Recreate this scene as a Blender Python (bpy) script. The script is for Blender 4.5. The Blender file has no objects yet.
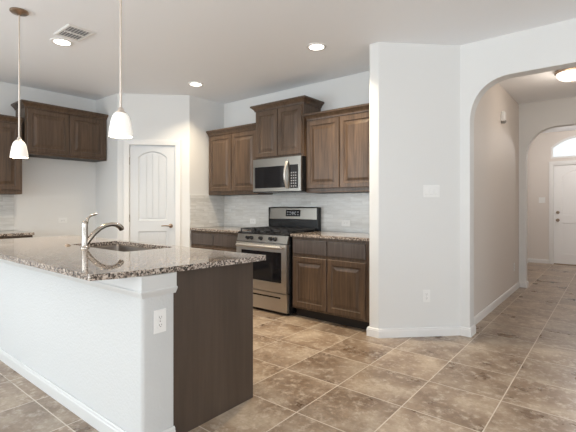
import bpy, bmesh, math, random
from mathutils import Vector, Matrix
random.seed(7)
sc = bpy.context.scene
C = sc.collection
PI = math.pi

# ------------------------------------------------------------------ camera, world, lights, exposure
cam = bpy.data.cameras.new('camera')
cam.sensor_width = 36.0
cam.lens = 36.0 * 406.3 / 576.0
cam.shift_y = -11.2 / 576.0
cam.clip_start = 0.05
camera = bpy.data.objects.new('camera', cam)
camera.location = (0, 0, 1.233)
camera.rotation_euler = (PI / 2, 0, math.radians(38.91))
C.objects.link(camera)
sc.camera = camera

world = bpy.data.worlds.new('world')
sc.world = world
world.use_nodes = True
bgn = world.node_tree.nodes['Background']
bgn.inputs['Color'].default_value = (0.95, 0.98, 1.0, 1)
bgn.inputs['Strength'].default_value = 1.15

sc.view_settings.view_transform = 'Standard'
sc.view_settings.look = 'None'
sc.view_settings.exposure = 0.0
sc.view_settings.gamma = 1.0
sc.view_settings.use_curve_mapping = False
sc.cycles.use_denoising = True
sc.cycles.max_bounces = 10
sc.cycles.diffuse_bounces = 7
sc.cycles.sample_clamp_indirect = 6.0

WARM = (1.0, 0.83, 0.60)
DAYB = (0.88, 0.96, 1.0)
DAYL = (0.80, 0.92, 1.0)
DAY = (0.87, 0.945, 1.0)
HALLC = (1.0, 0.86, 0.72)
FOYERC = (1.0, 0.95, 0.90)
P_WIN_BACK, P_WIN_SIDE, P_WIN_LEFT, P_CAN, P_PENDANT, P_HALL, P_FOYER_FILL, P_LIVING_FILL = 50.0, 29.0, 122.0, 22.0, 2.7, 7.2, 30.0, 22.0
TILT = 0.9


def area(name, loc, rot, sx, sy, power, col, spread=PI):
    l = bpy.data.lights.new(name, 'AREA')
    l.shape = 'RECTANGLE'
    l.size, l.size_y = sx, sy
    l.energy = power
    l.color = col
    l.spread = spread
    o = bpy.data.objects.new(name, l)
    o.location = loc
    o.rotation_euler = rot
    C.objects.link(o)
    return o


# daylight entering at the living-room windows behind and beside the camera
YBACK, XRIGHT, XLW = -3.6, 3.6, -5.86
BACKWIN = [(-4.3, 1.7), (-1.9, 1.7), (0.5, 1.7), (2.4, 1.2)]       # centre x, width
SIDEWIN = [(-1.6, 2.4), (1.6, 2.4)]                                # centre y, width
LEFTWIN = [(-2.35, 2.3)]                                             # centre y, width
for cx, w in BACKWIN:
    area('daylight', (cx, YBACK + 0.02, 1.45), (PI / 2 + TILT, 0, 0), w - 0.12, 1.9, P_WIN_BACK * w / 1.7, DAYB)
for cy, w in SIDEWIN:
    area('daylight', (XRIGHT - 0.02, cy, 1.45), (PI / 2, 0, PI / 2), w - 0.12, 1.9, P_WIN_SIDE * w / 2.4, DAY)
for cy, w in LEFTWIN:
    area('daylight', (XLW + 0.02, cy, 1.15), (PI / 2, 0, -PI / 2), w - 0.12, 2.1, P_WIN_LEFT, DAYL)


# ------------------------------------------------------------------ materials
def mat(name, col=(0.8, 0.8, 0.8), rough=0.5, metal=0.0, spec=0.5, emit=None, es=0.0):
    m = bpy.data.materials.new(name)
    m.use_nodes = True
    b = m.node_tree.nodes['Principled BSDF']
    b.inputs['Base Color'].default_value = (*col, 1)
    b.inputs['Roughness'].default_value = rough
    b.inputs['Metallic'].default_value = metal
    b.inputs['Specular IOR Level'].default_value = spec
    if emit:
        b.inputs['Emission Color'].default_value = (*emit, 1)
        b.inputs['Emission Strength'].default_value = es
    return m


def nodes(m):
    nt = m.node_tree
    return nt, nt.nodes, nt.links, nt.nodes['Principled BSDF']


def coords(nt, scale=(1, 1, 1), loc=(0, 0, 0), rot=(0, 0, 0)):
    tc = nt.nodes.new('ShaderNodeTexCoord')
    mp = nt.nodes.new('ShaderNodeMapping')
    mp.inputs['Scale'].default_value = scale
    mp.inputs['Location'].default_value = loc
    mp.inputs['Rotation'].default_value = rot
    nt.links.new(tc.outputs['Object'], mp.inputs['Vector'])
    return mp.outputs['Vector']


def ramp(nt, fac, stops):
    r = nt.nodes.new('ShaderNodeValToRGB')
    while len(r.color_ramp.elements) < len(stops):
        r.color_ramp.elements.new(0.5)
    for e, (p, c) in zip(r.color_ramp.elements, stops):
        e.position = p
        e.color = (*c, 1)
    nt.links.new(fac, r.inputs['Fac'])
    return r.outputs['Color']


def noise(nt, vec, scale, detail=3, rough=0.55):
    n = nt.nodes.new('ShaderNodeTexNoise')
    n.inputs['Scale'].default_value = scale
    n.inputs['Detail'].default_value = detail
    n.inputs['Roughness'].default_value = rough
    nt.links.new(vec, n.inputs['Vector'])
    return n.outputs['Fac']


def mix(nt, a, b, fac, mode='MIX'):
    n = nt.nodes.new('ShaderNodeMix')
    n.data_type = 'RGBA'
    n.blend_type = mode
    for v, k in ((fac, 0), (a, 6), (b, 7)):
        if isinstance(v, (int, float)):
            n.inputs[k].default_value = v
        elif isinstance(v, tuple):
            n.inputs[k].default_value = (*v, 1)
        else:
            nt.links.new(v, n.inputs[k])
    return n.outputs[2]


def bump(nt, h, strength, dist=0.01):
    b = nt.nodes.new('ShaderNodeBump')
    b.inputs['Strength'].default_value = strength
    b.inputs['Distance'].default_value = dist
    nt.links.new(h, b.inputs['Height'])
    nt.links.new(b.outputs['Normal'], nt.nodes['Principled BSDF'].inputs['Normal'])


def paint(name, col, rough=0.6, tex=0.12, scale=90):
    m = mat(name, col, rough, spec=0.3)
    nt, N, L, b = nodes(m)
    bump(nt, noise(nt, coords(nt), scale, 3), tex, 0.004)
    return m


def wood(name, dark, mid, light, rough=0.38):
    m = mat(name, mid, rough)
    nt, N, L, b = nodes(m)
    v = coords(nt, (26, 26, 1.6))
    n1 = noise(nt, v, 1.6, 5, 0.6)
    c1 = ramp(nt, n1, [(0.3, dark), (0.5, mid), (0.72, light)])
    n2 = noise(nt, coords(nt, (5, 5, 0.9)), 1.3, 2)
    c2 = ramp(nt, n2, [(0.3, (0.78, 0.76, 0.74)), (0.7, (1.12, 1.1, 1.08))])
    L.new(mix(nt, c1, c2, 1.0, 'MULTIPLY'), b.inputs['Base Color'])
    bump(nt, n1, 0.06, 0.002)
    return m


M = {}
M['wall'] = paint('wall_paint', (0.755, 0.757, 0.75))
M['hall_wall'] = paint('hall_wall_paint', (0.72, 0.672, 0.63))
M['ceil'] = paint('ceiling_paint', (0.885, 0.905, 0.935), tex=0.1)
M['trim'] = mat('trim_paint', (0.80, 0.795, 0.785), 0.35)
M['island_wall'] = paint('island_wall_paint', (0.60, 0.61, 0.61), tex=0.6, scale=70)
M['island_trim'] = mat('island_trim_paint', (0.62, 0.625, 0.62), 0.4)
M['wood'] = wood('walnut_stained_wood', (0.055, 0.034, 0.021), (0.096, 0.060, 0.037), (0.142, 0.091, 0.057))
M['panel_wood'] = wood('dark_panel_wood', (0.060, 0.042, 0.031), (0.068, 0.048, 0.036), (0.077, 0.055, 0.041), 0.42)
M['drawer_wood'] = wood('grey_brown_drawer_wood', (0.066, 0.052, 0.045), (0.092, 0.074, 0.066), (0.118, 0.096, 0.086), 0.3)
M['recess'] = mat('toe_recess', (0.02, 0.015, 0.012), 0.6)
M['steel'] = mat('stainless_steel', (0.60, 0.575, 0.54), 0.36, 1.0)
M['steel_glare_dimmed'] = mat('stainless_glare_dimmed', (0.37, 0.345, 0.31), 0.32, 1.0)  # same stainless, colour darkened to hold down its window reflections
M['sink_steel'] = mat('sink_steel', (0.22, 0.19, 0.165), 0.35, 1.0)
M['nickel'] = mat('brushed_nickel', (0.46, 0.42, 0.38), 0.2, 1.0)
M['bronze'] = mat('aged_nickel', (0.32, 0.24, 0.18), 0.3, 1.0)
M['rod'] = mat('pendant_rod_metal', (0.70, 0.62, 0.55), 0.35, 0.7)
M['black'] = mat('black_enamel', (0.012, 0.012, 0.013), 0.25)
M['iron'] = mat('cast_iron', (0.02, 0.02, 0.022), 0.55)
M['dark_glass'] = mat('dark_glass', (0.012, 0.012, 0.014), 0.06)
M['button'] = mat('keypad_grey', (0.30, 0.30, 0.31), 0.5)
M['display'] = mat('display_green', (0.3, 0.34, 0.34), 0.4)
M['white_plastic'] = mat('white_plastic', (0.83, 0.83, 0.82), 0.35)
M['slot'] = mat('outlet_slot', (0.10, 0.095, 0.09), 0.6)
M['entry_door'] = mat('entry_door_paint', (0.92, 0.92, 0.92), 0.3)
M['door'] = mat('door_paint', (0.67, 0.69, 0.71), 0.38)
M['lamp'] = mat('lamp_lens', (0.9, 0.9, 0.88), 0.4, emit=(1.0, 0.93, 0.84), es=7.0)
M['shade'] = mat('frosted_shade_glass', (0.9, 0.88, 0.84), 0.35, emit=(1.0, 0.94, 0.86), es=0.32)
M['bulb'] = mat('bulb_glow', (0.9, 0.9, 0.88), 0.4, emit=(1.0, 0.9, 0.78), es=7.0)
M['dome'] = mat('frosted_dome_glass', (0.92, 0.9, 0.86), 0.35, emit=(1.0, 0.90, 0.80), es=1.3)
M['lens_dark'] = mat('sensor_grey', (0.25, 0.24, 0.23), 0.4)


def glass_mat():
    m = bpy.data.materials.new('window_glass')
    m.use_nodes = True
    nt = m.node_tree
    N, L = nt.nodes, nt.links
    N.remove(N['Principled BSDF'])
    t = N.new('ShaderNodeBsdfTransparent')
    g = N.new('ShaderNodeBsdfGlossy')
    g.inputs['Roughness'].default_value = 0.02
    x = N.new('ShaderNodeMixShader')
    x.inputs[0].default_value = 0.06
    L.new(t.outputs[0], x.inputs[1])
    L.new(g.outputs[0], x.inputs[2])
    L.new(x.outputs[0], N['Material Output'].inputs['Surface'])
    return m


M['glass'] = glass_mat()


def granite():
    m = mat('speckled_granite', (0.4, 0.36, 0.32), 0.025, spec=0.6)
    nt, N, L, b = nodes(m)
    v = coords(nt)
    big = ramp(nt, noise(nt, v, 85, 4, 0.65), [(0.35, (0.10, 0.075, 0.062)), (0.46, (0.33, 0.28, 0.245)), (0.62, (0.47, 0.425, 0.385))])
    vo = N.new('ShaderNodeTexVoronoi')
    vo.inputs['Scale'].default_value = 125
    L.new(v, vo.inputs['Vector'])
    grain = ramp(nt, vo.outputs['Color'], [(0.27, (0.012, 0.009, 0.008)), (0.42, (0.42, 0.36, 0.31)), (0.68, (1.35, 1.30, 1.24))])
    L.new(mix(nt, big, grain, 0.85, 'MULTIPLY'), b.inputs['Base Color'])
    return m


M['granite'] = granite()


def floor_tile():
    m = mat('ceramic_floor_tile', (0.3, 0.22, 0.16), 0.34)
    nt, N, L, b = nodes(m)
    v = coords(nt, loc=(1.02 + 0.457 * 20, -2.37 + 0.460 * 20, 0))
    br = N.new('ShaderNodeTexBrick')
    br.offset = 0.0
    br.squash = 1.0
    br.inputs['Scale'].default_value = 1.0
    br.inputs['Brick Width'].default_value = 0.457
    br.inputs['Row Height'].default_value = 0.460
    br.inputs['Mortar Size'].default_value = 0.0034
    br.inputs['Mortar Smooth'].default_value = 0.1
    br.inputs['Color1'].default_value = (0.0, 0.0, 0.0, 1)
    br.inputs['Color2'].default_value = (1.0, 1.0, 1.0, 1)
    L.new(v, br.inputs['Vector'])
    # every tile shifts the cloud pattern, so that no vein runs across a joint
    vm = N.new('ShaderNodeVectorMath')
    vm.operation = 'MULTIPLY_ADD'
    L.new(br.outputs['Color'], vm.inputs[0])
    vm.inputs[1].default_value = (7.3, 4.1, 9.7)
    L.new(v, vm.inputs[2])
    cloud = noise(nt, vm.outputs[0], 3.0, 4, 0.55)
    base = ramp(nt, cloud, [(0.32, (0.165, 0.110, 0.072)), (0.44, (0.24, 0.173, 0.121)), (0.55, (0.325, 0.250, 0.185)), (0.66, (0.43, 0.355, 0.275))])
    fleck = ramp(nt, noise(nt, vm.outputs[0], 17, 7, 0.72), [(0.50, (0, 0, 0)), (0.66, (0.75, 0.75, 0.75))])
    base = mix(nt, base, (0.56, 0.49, 0.41), fleck)
    fine = ramp(nt, noise(nt, v, 40, 4, 0.65), [(0.36, (0.86, 0.84, 0.82)), (0.6, (1.03, 1.02, 1.01))])
    tone = ramp(nt, br.outputs['Color'], [(0.0, (0.86, 0.86, 0.87)), (1.0, (1.10, 1.08, 1.05))])
    col = mix(nt, mix(nt, base, fine, 1.0, 'MULTIPLY'), tone, 1.0, 'MULTIPLY')
    col = mix(nt, col, (0.60, 0.53, 0.45), br.outputs['Fac'])
    L.new(col, b.inputs['Base Color'])
    rr = N.new('ShaderNodeMapRange')
    rr.inputs['To Min'].default_value = 0.20
    rr.inputs['To Max'].default_value = 0.40
    L.new(cloud, rr.inputs['Value'])
    L.new(rr.outputs[0], b.inputs['Roughness'])
    inv = N.new('ShaderNodeMath')
    inv.operation = 'SUBTRACT'
    inv.inputs[0].default_value = 1.0
    L.new(br.outputs['Fac'], inv.inputs[1])
    bump(nt, inv.outputs[0], 0.35, 0.002)
    return m


M['tile'] = floor_tile()


def splash_tile(name, axis, tint):
    m = mat(name, (0.6, 0.6, 0.58), 0.25)
    nt, N, L, b = nodes(m)
    tc = N.new('ShaderNodeTexCoord')
    sp = N.new('ShaderNodeSeparateXYZ')
    cb = N.new('ShaderNodeCombineXYZ')
    L.new(tc.outputs['Object'], sp.inputs[0])
    L.new(sp.outputs[axis], cb.inputs['X'])
    L.new(sp.outputs['Z'], cb.inputs['Y'])
    br = N.new('ShaderNodeTexBrick')
    br.offset = 0.37
    br.inputs['Scale'].default_value = 1.0
    br.inputs['Brick Width'].default_value = 0.24
    br.inputs['Row Height'].default_value = 0.051
    br.inputs['Mortar Size'].default_value = 0.0018
    br.inputs['Color1'].default_value = (0, 0, 0, 1)
    br.inputs['Color2'].default_value = (1, 1, 1, 1)
    L.new(cb.outputs[0], br.inputs['Vector'])
    st = N.new('ShaderNodeMapping')
    st.inputs['Scale'].default_value = (5, 26, 1)
    L.new(cb.outputs[0], st.inputs['Vector'])
    vm = N.new('ShaderNodeVectorMath')
    vm.operation = 'MULTIPLY_ADD'
    L.new(br.outputs['Color'], vm.inputs[0])
    vm.inputs[1].default_value = (9, 5, 3)
    L.new(st.outputs[0], vm.inputs[2])
    vein = ramp(nt, noise(nt, vm.outputs[0], 1.0, 4, 0.6), [(0.26, (0.55 * tint[0], 0.54 * tint[1], 0.51 * tint[2])), (0.50, (0.66 * tint[0], 0.655 * tint[1], 0.635 * tint[2])), (0.7, (0.74 * tint[0], 0.74 * tint[1], 0.725 * tint[2]))])
    tone = ramp(nt, br.outputs['Color'], [(0, (0.94, 0.94, 0.94)), (1, (1.06, 1.06, 1.06))])
    col = mix(nt, vein, tone, 1.0, 'MULTIPLY')
    L.new(mix(nt, col, (0.58, 0.575, 0.56), br.outputs['Fac']), b.inputs['Base Color'])
    return m


M['splash_x'] = splash_tile('grey_stone_splash_tile', 'X', (1, 1, 1))
M['splash_y'] = splash_tile('grey_stone_splash_tile_side', 'Y', (1, 1, 1))


# ------------------------------------------------------------------ mesh helpers
class MB:
    def __init__(self):
        self.v, self.f = [], []

    def add(self, vs, fs):
        k = len(self.v)
        self.v += [tuple(p) for p in vs]
        self.f += [tuple(i + k for i in q) for q in fs]
        return self

    def box(self, x0, x1, y0, y1, z0, z1):
        vs = [(x, y, z) for z in (z0, z1) for y in (y0, y1) for x in (x0, x1)]
        return self.add(vs, [(0, 2, 3, 1), (4, 5, 7, 6), (0, 1, 5, 4), (2, 6, 7, 3), (0, 4, 6, 2), (1, 3, 7, 5)])

    def rbox(self, x0, x1, y0, y1, z0, z1, r=0.004, seg=2):
        bm = bmesh.new()
        bmesh.ops.create_cube(bm, size=1)
        for q in bm.verts:
            q.co = Vector(((x0 + x1) / 2 + q.co.x * (x1 - x0), (y0 + y1) / 2 + q.co.y * (y1 - y0), (z0 + z1) / 2 + q.co.z * (z1 - z0)))
        bmesh.ops.bevel(bm, geom=bm.edges[:], offset=r, segments=seg, affect='EDGES', profile=0.5)
        self.frombm(bm)
        bm.free()
        return self

    def frombm(self, bm):
        bm.verts.index_update()
        self.add([q.co for q in bm.verts], [[q.index for q in f.verts] for f in bm.faces])

    def prism(self, pts, z0, z1):
        n = len(pts)
        vs = [(x, y, z0) for x, y in pts] + [(x, y, z1) for x, y in pts]
        fs = [tuple(range(n))[::-1], tuple(range(n, 2 * n))] + [(i, (i + 1) % n, n + (i + 1) % n, n + i) for i in range(n)]
        return self.add(vs, fs)

    def prism_xz(self, pts, y0, y1):
        n = len(pts)
        vs = [(x, y0, z) for x, z in pts] + [(x, y1, z) for x, z in pts]
        fs = [tuple(range(n)), tuple(range(n, 2 * n))[::-1]] + [(i, n + i, n + (i + 1) % n, (i + 1) % n) for i in range(n)]
        return self.add(vs, fs)

    def loft(self, rings, cap0=True, cap1=True, closed=True):
        n = len(rings[0])
        vs = [p for r in rings for p in r]
        fs = []
        for k in range(len(rings) - 1):
            for i in range(n if closed else n - 1):
                j = (i + 1) % n
                fs.append((k * n + i, k * n + j, (k + 1) * n + j, (k + 1) * n + i))
        if cap0:
            fs.append(tuple(range(n))[::-1])
        if cap1:
            fs.append(tuple((len(rings) - 1) * n + i for i in range(n)))
        return self.add(vs, fs)

    def lathe(self, prof, c=(0, 0, 0), n=28, cap0=True, cap1=True, axis='Z'):
        rings = []
        for r, h in prof:
            ring = []
            for i in range(n):
                a = 2 * PI * i / n
                p = (r * math.cos(a), r * math.sin(a), h)
                if axis == 'Y':
                    p = (p[0], p[2], -p[1])
                elif axis == 'X':
                    p = (p[2], p[0], p[1])
                ring.append((c[0] + p[0], c[1] + p[1], c[2] + p[2]))
            rings.append(ring)
        return self.loft(rings, cap0, cap1)

    def tube(self, pts, rad, n=12, caps=True):
        pts = [Vector(p) for p in pts]
        rr = rad if isinstance(rad, (list, tuple)) else [rad] * len(pts)
        rings = []
        up = None
        for i, p in enumerate(pts):
            t = (pts[min(i + 1, len(pts) - 1)] - pts[max(i - 1, 0)]).normalized()
            if up is None:
                up = t.orthogonal().normalized()
            up = (up - t * up.dot(t)).normalized()
            s = t.cross(up)
            rings.append([p + (up * math.cos(2 * PI * k / n) + s * math.sin(2 * PI * k / n)) * rr[i] for k in range(n)])
        return self.loft(rings, caps, caps)

    def sweep(self, path, prof, z0=0.0, caps=True):
        """plan polyline path swept with profile (out, z); out is to the right of travel"""
        path = [Vector((p[0], p[1])) for p in path]
        offs = []
        for i in range(len(path)):
            ds = []
            if i > 0:
                ds.append((path[i] - path[i - 1]).normalized())
            if i < len(path) - 1:
                ds.append((path[i + 1] - path[i]).normalized())
            ns = [Vector((d.y, -d.x)) for d in ds]
            if len(ns) == 1:
                offs.append(ns[0])
            else:
                b = (ns[0] + ns[1]).normalized()
                offs.append(b / max(0.3, b.dot(ns[0])))
        rings = [[(p.x + o.x * u, p.y + o.y * u, z0 + z) for u, z in prof] for p, o in zip(path, offs)]
        return self.loft(rings, caps, caps)

    def build(self, name, m, parent=None, smooth=False, bevel=0.0, seg=2, loc=None, rotz=0.0):
        me = bpy.data.meshes.new(name)
        me.from_pydata(self.v, [], self.f)
        bm = bmesh.new()
        bm.from_mesh(me)
        bmesh.ops.recalc_face_normals(bm, faces=bm.faces[:])
        bm.to_mesh(me)
        bm.free()
        me.materials.append(m)
        o = bpy.data.objects.new(name, me)
        C.objects.link(o)
        if parent:
            o.parent = parent
        if loc is not None:
            o.location = loc
        o.rotation_euler = (0, 0, rotz)
        if bevel:
            bv = o.modifiers.new('bevel', 'BEVEL')
            bv.width = bevel
            bv.segments = seg
            bv.limit_method = 'ANGLE'
            bv.angle_limit = math.radians(50)
        if smooth:
            for p in me.polygons:
                p.use_smooth = True
            es = o.modifiers.new('split', 'EDGE_SPLIT')
            es.split_angle = math.radians(40)
        return o


def tag(o, label=None, cat=None, group=None, kind=None):
    if label:
        o['label'] = label
    if cat:
        o['category'] = cat
    if group:
        o['group'] = group
    if kind:
        o['kind'] = kind
    return o


def thing(name, label, cat, loc=(0, 0, 0), rotz=0.0, group=None, kind=None):
    o = bpy.data.objects.new(name, None)
    o.empty_display_size = 0.1
    o.location = loc
    o.rotation_euler = (0, 0, rotz)
    C.objects.link(o)
    return tag(o, label, cat, group, kind)


def dup(root, loc, rotz, label=None, group=None):
    def cp(o, parent):
        c = o.copy()
        C.objects.link(c)
        c.parent = parent
        for ch in o.children:
            cp(ch, c)
        return c
    r = cp(root, None)
    r.location = loc
    r.rotation_euler = (0, 0, rotz)
    if label:
        r['label'] = label
    if group:
        r['group'] = group
    return r


def struct(name, mb, m, label, cat, **kw):
    return tag(mb.build(name, m, **kw), label, cat, kind='structure')


def round_poly(pts, radii, n=6):
    out = []
    k = len(pts)
    for i, p in enumerate(pts):
        r = radii[i] if isinstance(radii, (list, tuple)) else radii
        p = Vector(p)
        if r <= 0:
            out.append(tuple(p))
            continue
        a = (Vector(pts[i - 1]) - p).normalized()
        b = (Vector(pts[(i + 1) % k]) - p).normalized()
        half = math.acos(max(-1, min(1, a.dot(b)))) / 2
        t = r / math.tan(half)
        c = p + (a + b).normalized() * (r / math.sin(half))
        s, e = p + a * t - c, p + b * t - c
        a0 = math.atan2(s.y, s.x)
        d = math.atan2(e.y, e.x) - a0
        while d > PI:
            d -= 2 * PI
        while d < -PI:
            d += 2 * PI
        out += [(c.x + r * math.cos(a0 + d * q / n), c.y + r * math.sin(a0 + d * q / n)) for q in range(n + 1)]
    return out


def plate_with_holes(outer, holes, y):
    """front face in the xz plane at depth y: outer loop minus holes"""
    bm = bmesh.new()
    eds = []
    for loop in [outer] + holes:
        vs = [bm.verts.new((x, y, z)) for x, z in loop]
        eds += [bm.edges.new((vs[i], vs[(i + 1) % len(vs)])) for i in range(len(vs))]
    bmesh.ops.triangle_fill(bm, edges=eds, use_beauty=True)
    return bm


# ------------------------------------------------------------------ room shell
H = 2.743
XL = -5.86          # wall with the refrigerator space
YW = 4.14           # range wall
YA, TA = 4.02, 0.14  # first arch wall and its thickness
YA2, TA2 = 6.92, 0.13
XH0, XH1 = -1.135, 0.585    # hall side walls
YD = 10.05          # entry door wall

struct('floor', MB().box(XL - 0.2, XRIGHT + 0.2, YBACK - 0.2, YD + 0.25, -0.10, 0), M['tile'], 'brown stone-look square tile floor with pale grout lines', 'floor')
struct('ceiling', MB().box(XL - 0.2, XRIGHT + 0.2, YBACK - 0.2, YD + 0.25, H, H + 0.10), M['ceil'], 'flat pale grey painted ceiling over kitchen and hall', 'ceiling')
wl = MB()
ys = YBACK
for cy, w in LEFTWIN:
    wl.box(XL - 0.15, XL, ys, cy - w / 2, 0, H)
    wl.box(XL - 0.15, XL, cy - w / 2, cy + w / 2, 0, 0.06)
    wl.box(XL - 0.15, XL, cy - w / 2, cy + w / 2, 2.25, H)
    ys = cy + w / 2
wl.box(XL - 0.15, XL, ys, 2.985, 0, H)
struct('wall_left', wl, M['wall'], 'pale wall behind refrigerator space and short counter', 'wall')
struct('wall_pantry_side', MB().box(XL, -5.25, 2.83, 2.985, 0, H), M['wall'], 'short pale wall beside the cabinet over the refrigerator space', 'wall')
struct('wall_range', MB().box(-4.70, -1.815, YW, YW + 0.12, 0, H), M['wall'], 'pale wall behind the range and wall cabinets', 'wall')
struct('wall_return', MB().prism([(-4.575, 3.5045), (-4.575, YW), (-4.70, YW), (-4.70, 3.47), (-4.62, 3.47)], 0, H), M['wall'], 'short pale wall between pantry door and range wall', 'wall')

# diagonal pantry wall with its door opening, built along its own x axis
PR = math.radians(45)
PL = math.hypot(0.675, 0.675)
pw = MB()
DX0, DX1, DTOP = 0.155, 0.765, 2.05
pw.prism_xz([(0, 0), (DX0 - 0.012, 0), (DX0 - 0.012, DTOP + 0.012), (DX1 + 0.012, DTOP + 0.012), (DX1 + 0.012, 0), (PL, 0), (PL, H), (0, H)], 0, 0.11)
pantry_o = (-5.25, 2.83, 0)
struct('wall_pantry', pw, M['wall'], 'diagonal pale wall that holds the pantry door', 'wall', loc=pantry_o, rotz=PR)
struct('wall_pantry_inside', MB().box(-5.86, -4.75, 4.0, 4.12, 0, H), M['wall'], 'back wall of the closed pantry', 'wall')

# wall stub, its diagonal face and the first arch, one run of drywall
stub = round_poly([(-1.815, YW + 0.12), (-1.815, 3.462), (-1.712, 3.462), (-1.15, YA), (-1.15, YW + 0.12)], [0, 0.018, 0.02, 0, 0])
struct('wall_diagonal', MB().prism(stub, 0, H), M['wall'], 'pale diagonal wall panel beside the kitchen cabinets', 'wall', smooth=True)


def arch_outline(x0, x1, wx0, wx1, a, b, ex, top):
    zs = top - b
    pts = [(wx0, 0), (x0, 0)]
    n = 16
    for i in range(n + 1):
        t = i / n * PI / 2
        ux, uz = math.cos(t) ** (2 / ex), math.sin(t) ** (2 / ex)
        pts.append((x0 + a - a * ux, zs + b * uz))
    for i in range(n + 1):
        t = (1 - i / n) * PI / 2
        ux, uz = math.cos(t) ** (2 / ex), math.sin(t) ** (2 / ex)
        pts.append((x1 - a + a * ux, zs + b * uz))
    pts += [(x1, 0), (wx1, 0), (wx1, H), (wx0, H)]
    return pts


AX0, AX1 = -1.062, 0.512
struct('wall_arch', MB().prism_xz(arch_outline(AX0, AX1, -1.15, XRIGHT, 0.36, 0.40, 2.3, 2.388), YA, YA + TA), M['wall'], 'pale wall with the wide rounded arch into the hall', 'wall', smooth=True)
struct('wall_hall_left', MB().box(XH0 - 0.12, XH0, YW + 0.02, YA2 + TA2, 0, H), M['hall_wall'], 'beige hall wall carrying the small white sensor', 'wall')
struct('wall_hall_right', MB().box(XH1, XH1 + 0.12, YA + TA, YA2 + TA2, 0, H), M['hall_wall'], 'hall wall opposite the sensor wall', 'wall')
struct('wall_foyer_arch', MB().prism_xz(arch_outline(-1.042, 0.492, -1.65, XH1 + 1.0, 0.45, 0.50, 2.5, 2.36), YA2, YA2 + TA2), M['wall'], 'pale wall with the second arch, before the entry door', 'wall', smooth=True)
FXL, FXR = -1.47, 1.45
struct('wall_foyer_left', MB().box(FXL - 0.12, FXL, YA2 + TA2, YD, 0, H), M['hall_wall'], 'foyer side wall nearest the switch plate by the entry door', 'wall')
struct('wall_foyer_right', MB().box(FXR, FXR + 0.12, YA2 + TA2, YD, 0, H), M['hall_wall'], 'foyer side wall on the hinge side of the entry door', 'wall')

# entry wall with door opening and eyebrow transom opening
EX0, EX1, ETOP = -1.005, -0.085, 2.05
ecx = (EX0 + EX1) / 2
TB, TSIDE, TTOP, TW = 2.195, 2.43, 2.645, 0.515


def eyebrow(inset=0.0, n=24):
    hw = TW - inset
    rise = (TTOP - TSIDE)
    hw0 = TW
    R = (hw0 * hw0 + rise * rise) / (2 * rise)
    cz = TTOP - R
    pts = [(ecx - hw, TB + inset), (ecx + hw, TB + inset)]
    for i in range(n + 1):
        x = hw - 2 * hw * i / n
        pts.append((ecx + x, cz + math.sqrt((R - inset) ** 2 - x * x)))
    return pts


bm = plate_with_holes([(FXL - 0.12, 0), (EX0 - 0.012, 0), (EX0 - 0.012, ETOP + 0.012), (EX1 + 0.012, ETOP + 0.012), (EX1 + 0.012, 0), (FXR + 0.12, 0), (FXR + 0.12, H), (FXL - 0.12, H)], [eyebrow()], YD)
ext = bmesh.ops.extrude_face_region(bm, geom=bm.faces[:])
bmesh.ops.translate(bm, verts=[g for g in ext['geom'] if isinstance(g, bmesh.types.BMVert)], vec=(0, 0.16, 0))
ew = MB()
ew.frombm(bm)
bm.free()
struct('wall_entry', ew, M['hall_wall'], 'beige wall that holds the entry door and transom', 'wall')

# walls round the living space, behind and beside the viewpoint
wb = MB()
xs = XL - 0.15
bx = sorted(BACKWIN)
for cx, w in bx:
    wb.box(xs, cx - w / 2, YBACK - 0.15, YBACK, 0, H)
    wb.box(cx - w / 2, cx + w / 2, YBACK - 0.15, YBACK, 0, 0.45)
    wb.box(cx - w / 2, cx + w / 2, YBACK - 0.15, YBACK, 2.45, H)
    xs = cx + w / 2
wb.box(xs, XRIGHT + 0.15, YBACK - 0.15, YBACK, 0, H)
struct('wall_back', wb, M['wall'], 'living room wall with a row of tall windows', 'wall')
wr = MB()
ys = YBACK
for cy, w in sorted(SIDEWIN):
    wr.box(XRIGHT, XRIGHT + 0.15, ys, cy - w / 2, 0, H)
    wr.box(XRIGHT, XRIGHT + 0.15, cy - w / 2, cy + w / 2, 0, 0.45)
    wr.box(XRIGHT, XRIGHT + 0.15, cy - w / 2, cy + w / 2, 2.45, H)
    ys = cy + w / 2
wr.box(XRIGHT, XRIGHT + 0.15, ys, YA + TA, 0, H)
struct('wall_right', wr, M['wall'], 'living room side wall with two wide windows', 'wall')


def window(n, w, loc, rotz, label, zb=0.45, zt=2.45):
    r = thing('window_%d' % n, label, 'window', loc, rotz, kind='structure')
    f = MB()
    f.box(-w / 2, w / 2, -0.10, -0.04, zb, zb + 0.05).box(-w / 2, w / 2, -0.10, -0.04, zt - 0.05, zt)
    f.box(-w / 2, -w / 2 + 0.05, -0.10, -0.04, zb + 0.05, zt - 0.05).box(w / 2 - 0.05, w / 2, -0.10, -0.04, zb + 0.05, zt - 0.05)
    f.box(-0.02, 0.02, -0.095, -0.045, zb + 0.05, zt - 0.05).box(-w / 2 + 0.05, w / 2 - 0.05, -0.095, -0.045, (zb + zt) / 2 - 0.02, (zb + zt) / 2 + 0.02)
    f.build('window_frame', M['trim'], r)
    MB().box(-w / 2 + 0.05, w / 2 - 0.05, -0.074, -0.068, zb + 0.05, zt - 0.05).build('pane', M['glass'], r)


k = 1
for cx, w in BACKWIN:
    window(k, w, (cx, YBACK, 0), 0, ['tall rear window nearest the patio door', 'tall rear window second from the patio door', 'tall rear window third from the patio door', 'narrow rear window by the side windows'][k - 1])
    k += 1
for cy, w in SIDEWIN:
    window(k, w, (XRIGHT, cy, 0), PI / 2, 'wide side window nearer the rear wall' if cy < 0 else 'wide side window nearer the hall arch')
    k += 1
for cy, w in LEFTWIN:
    window(k, w, (XL, cy, 0), -PI / 2, 'wide white framed patio door in the wall beyond the short counter', 0.06, 2.25)
    k += 1
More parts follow.
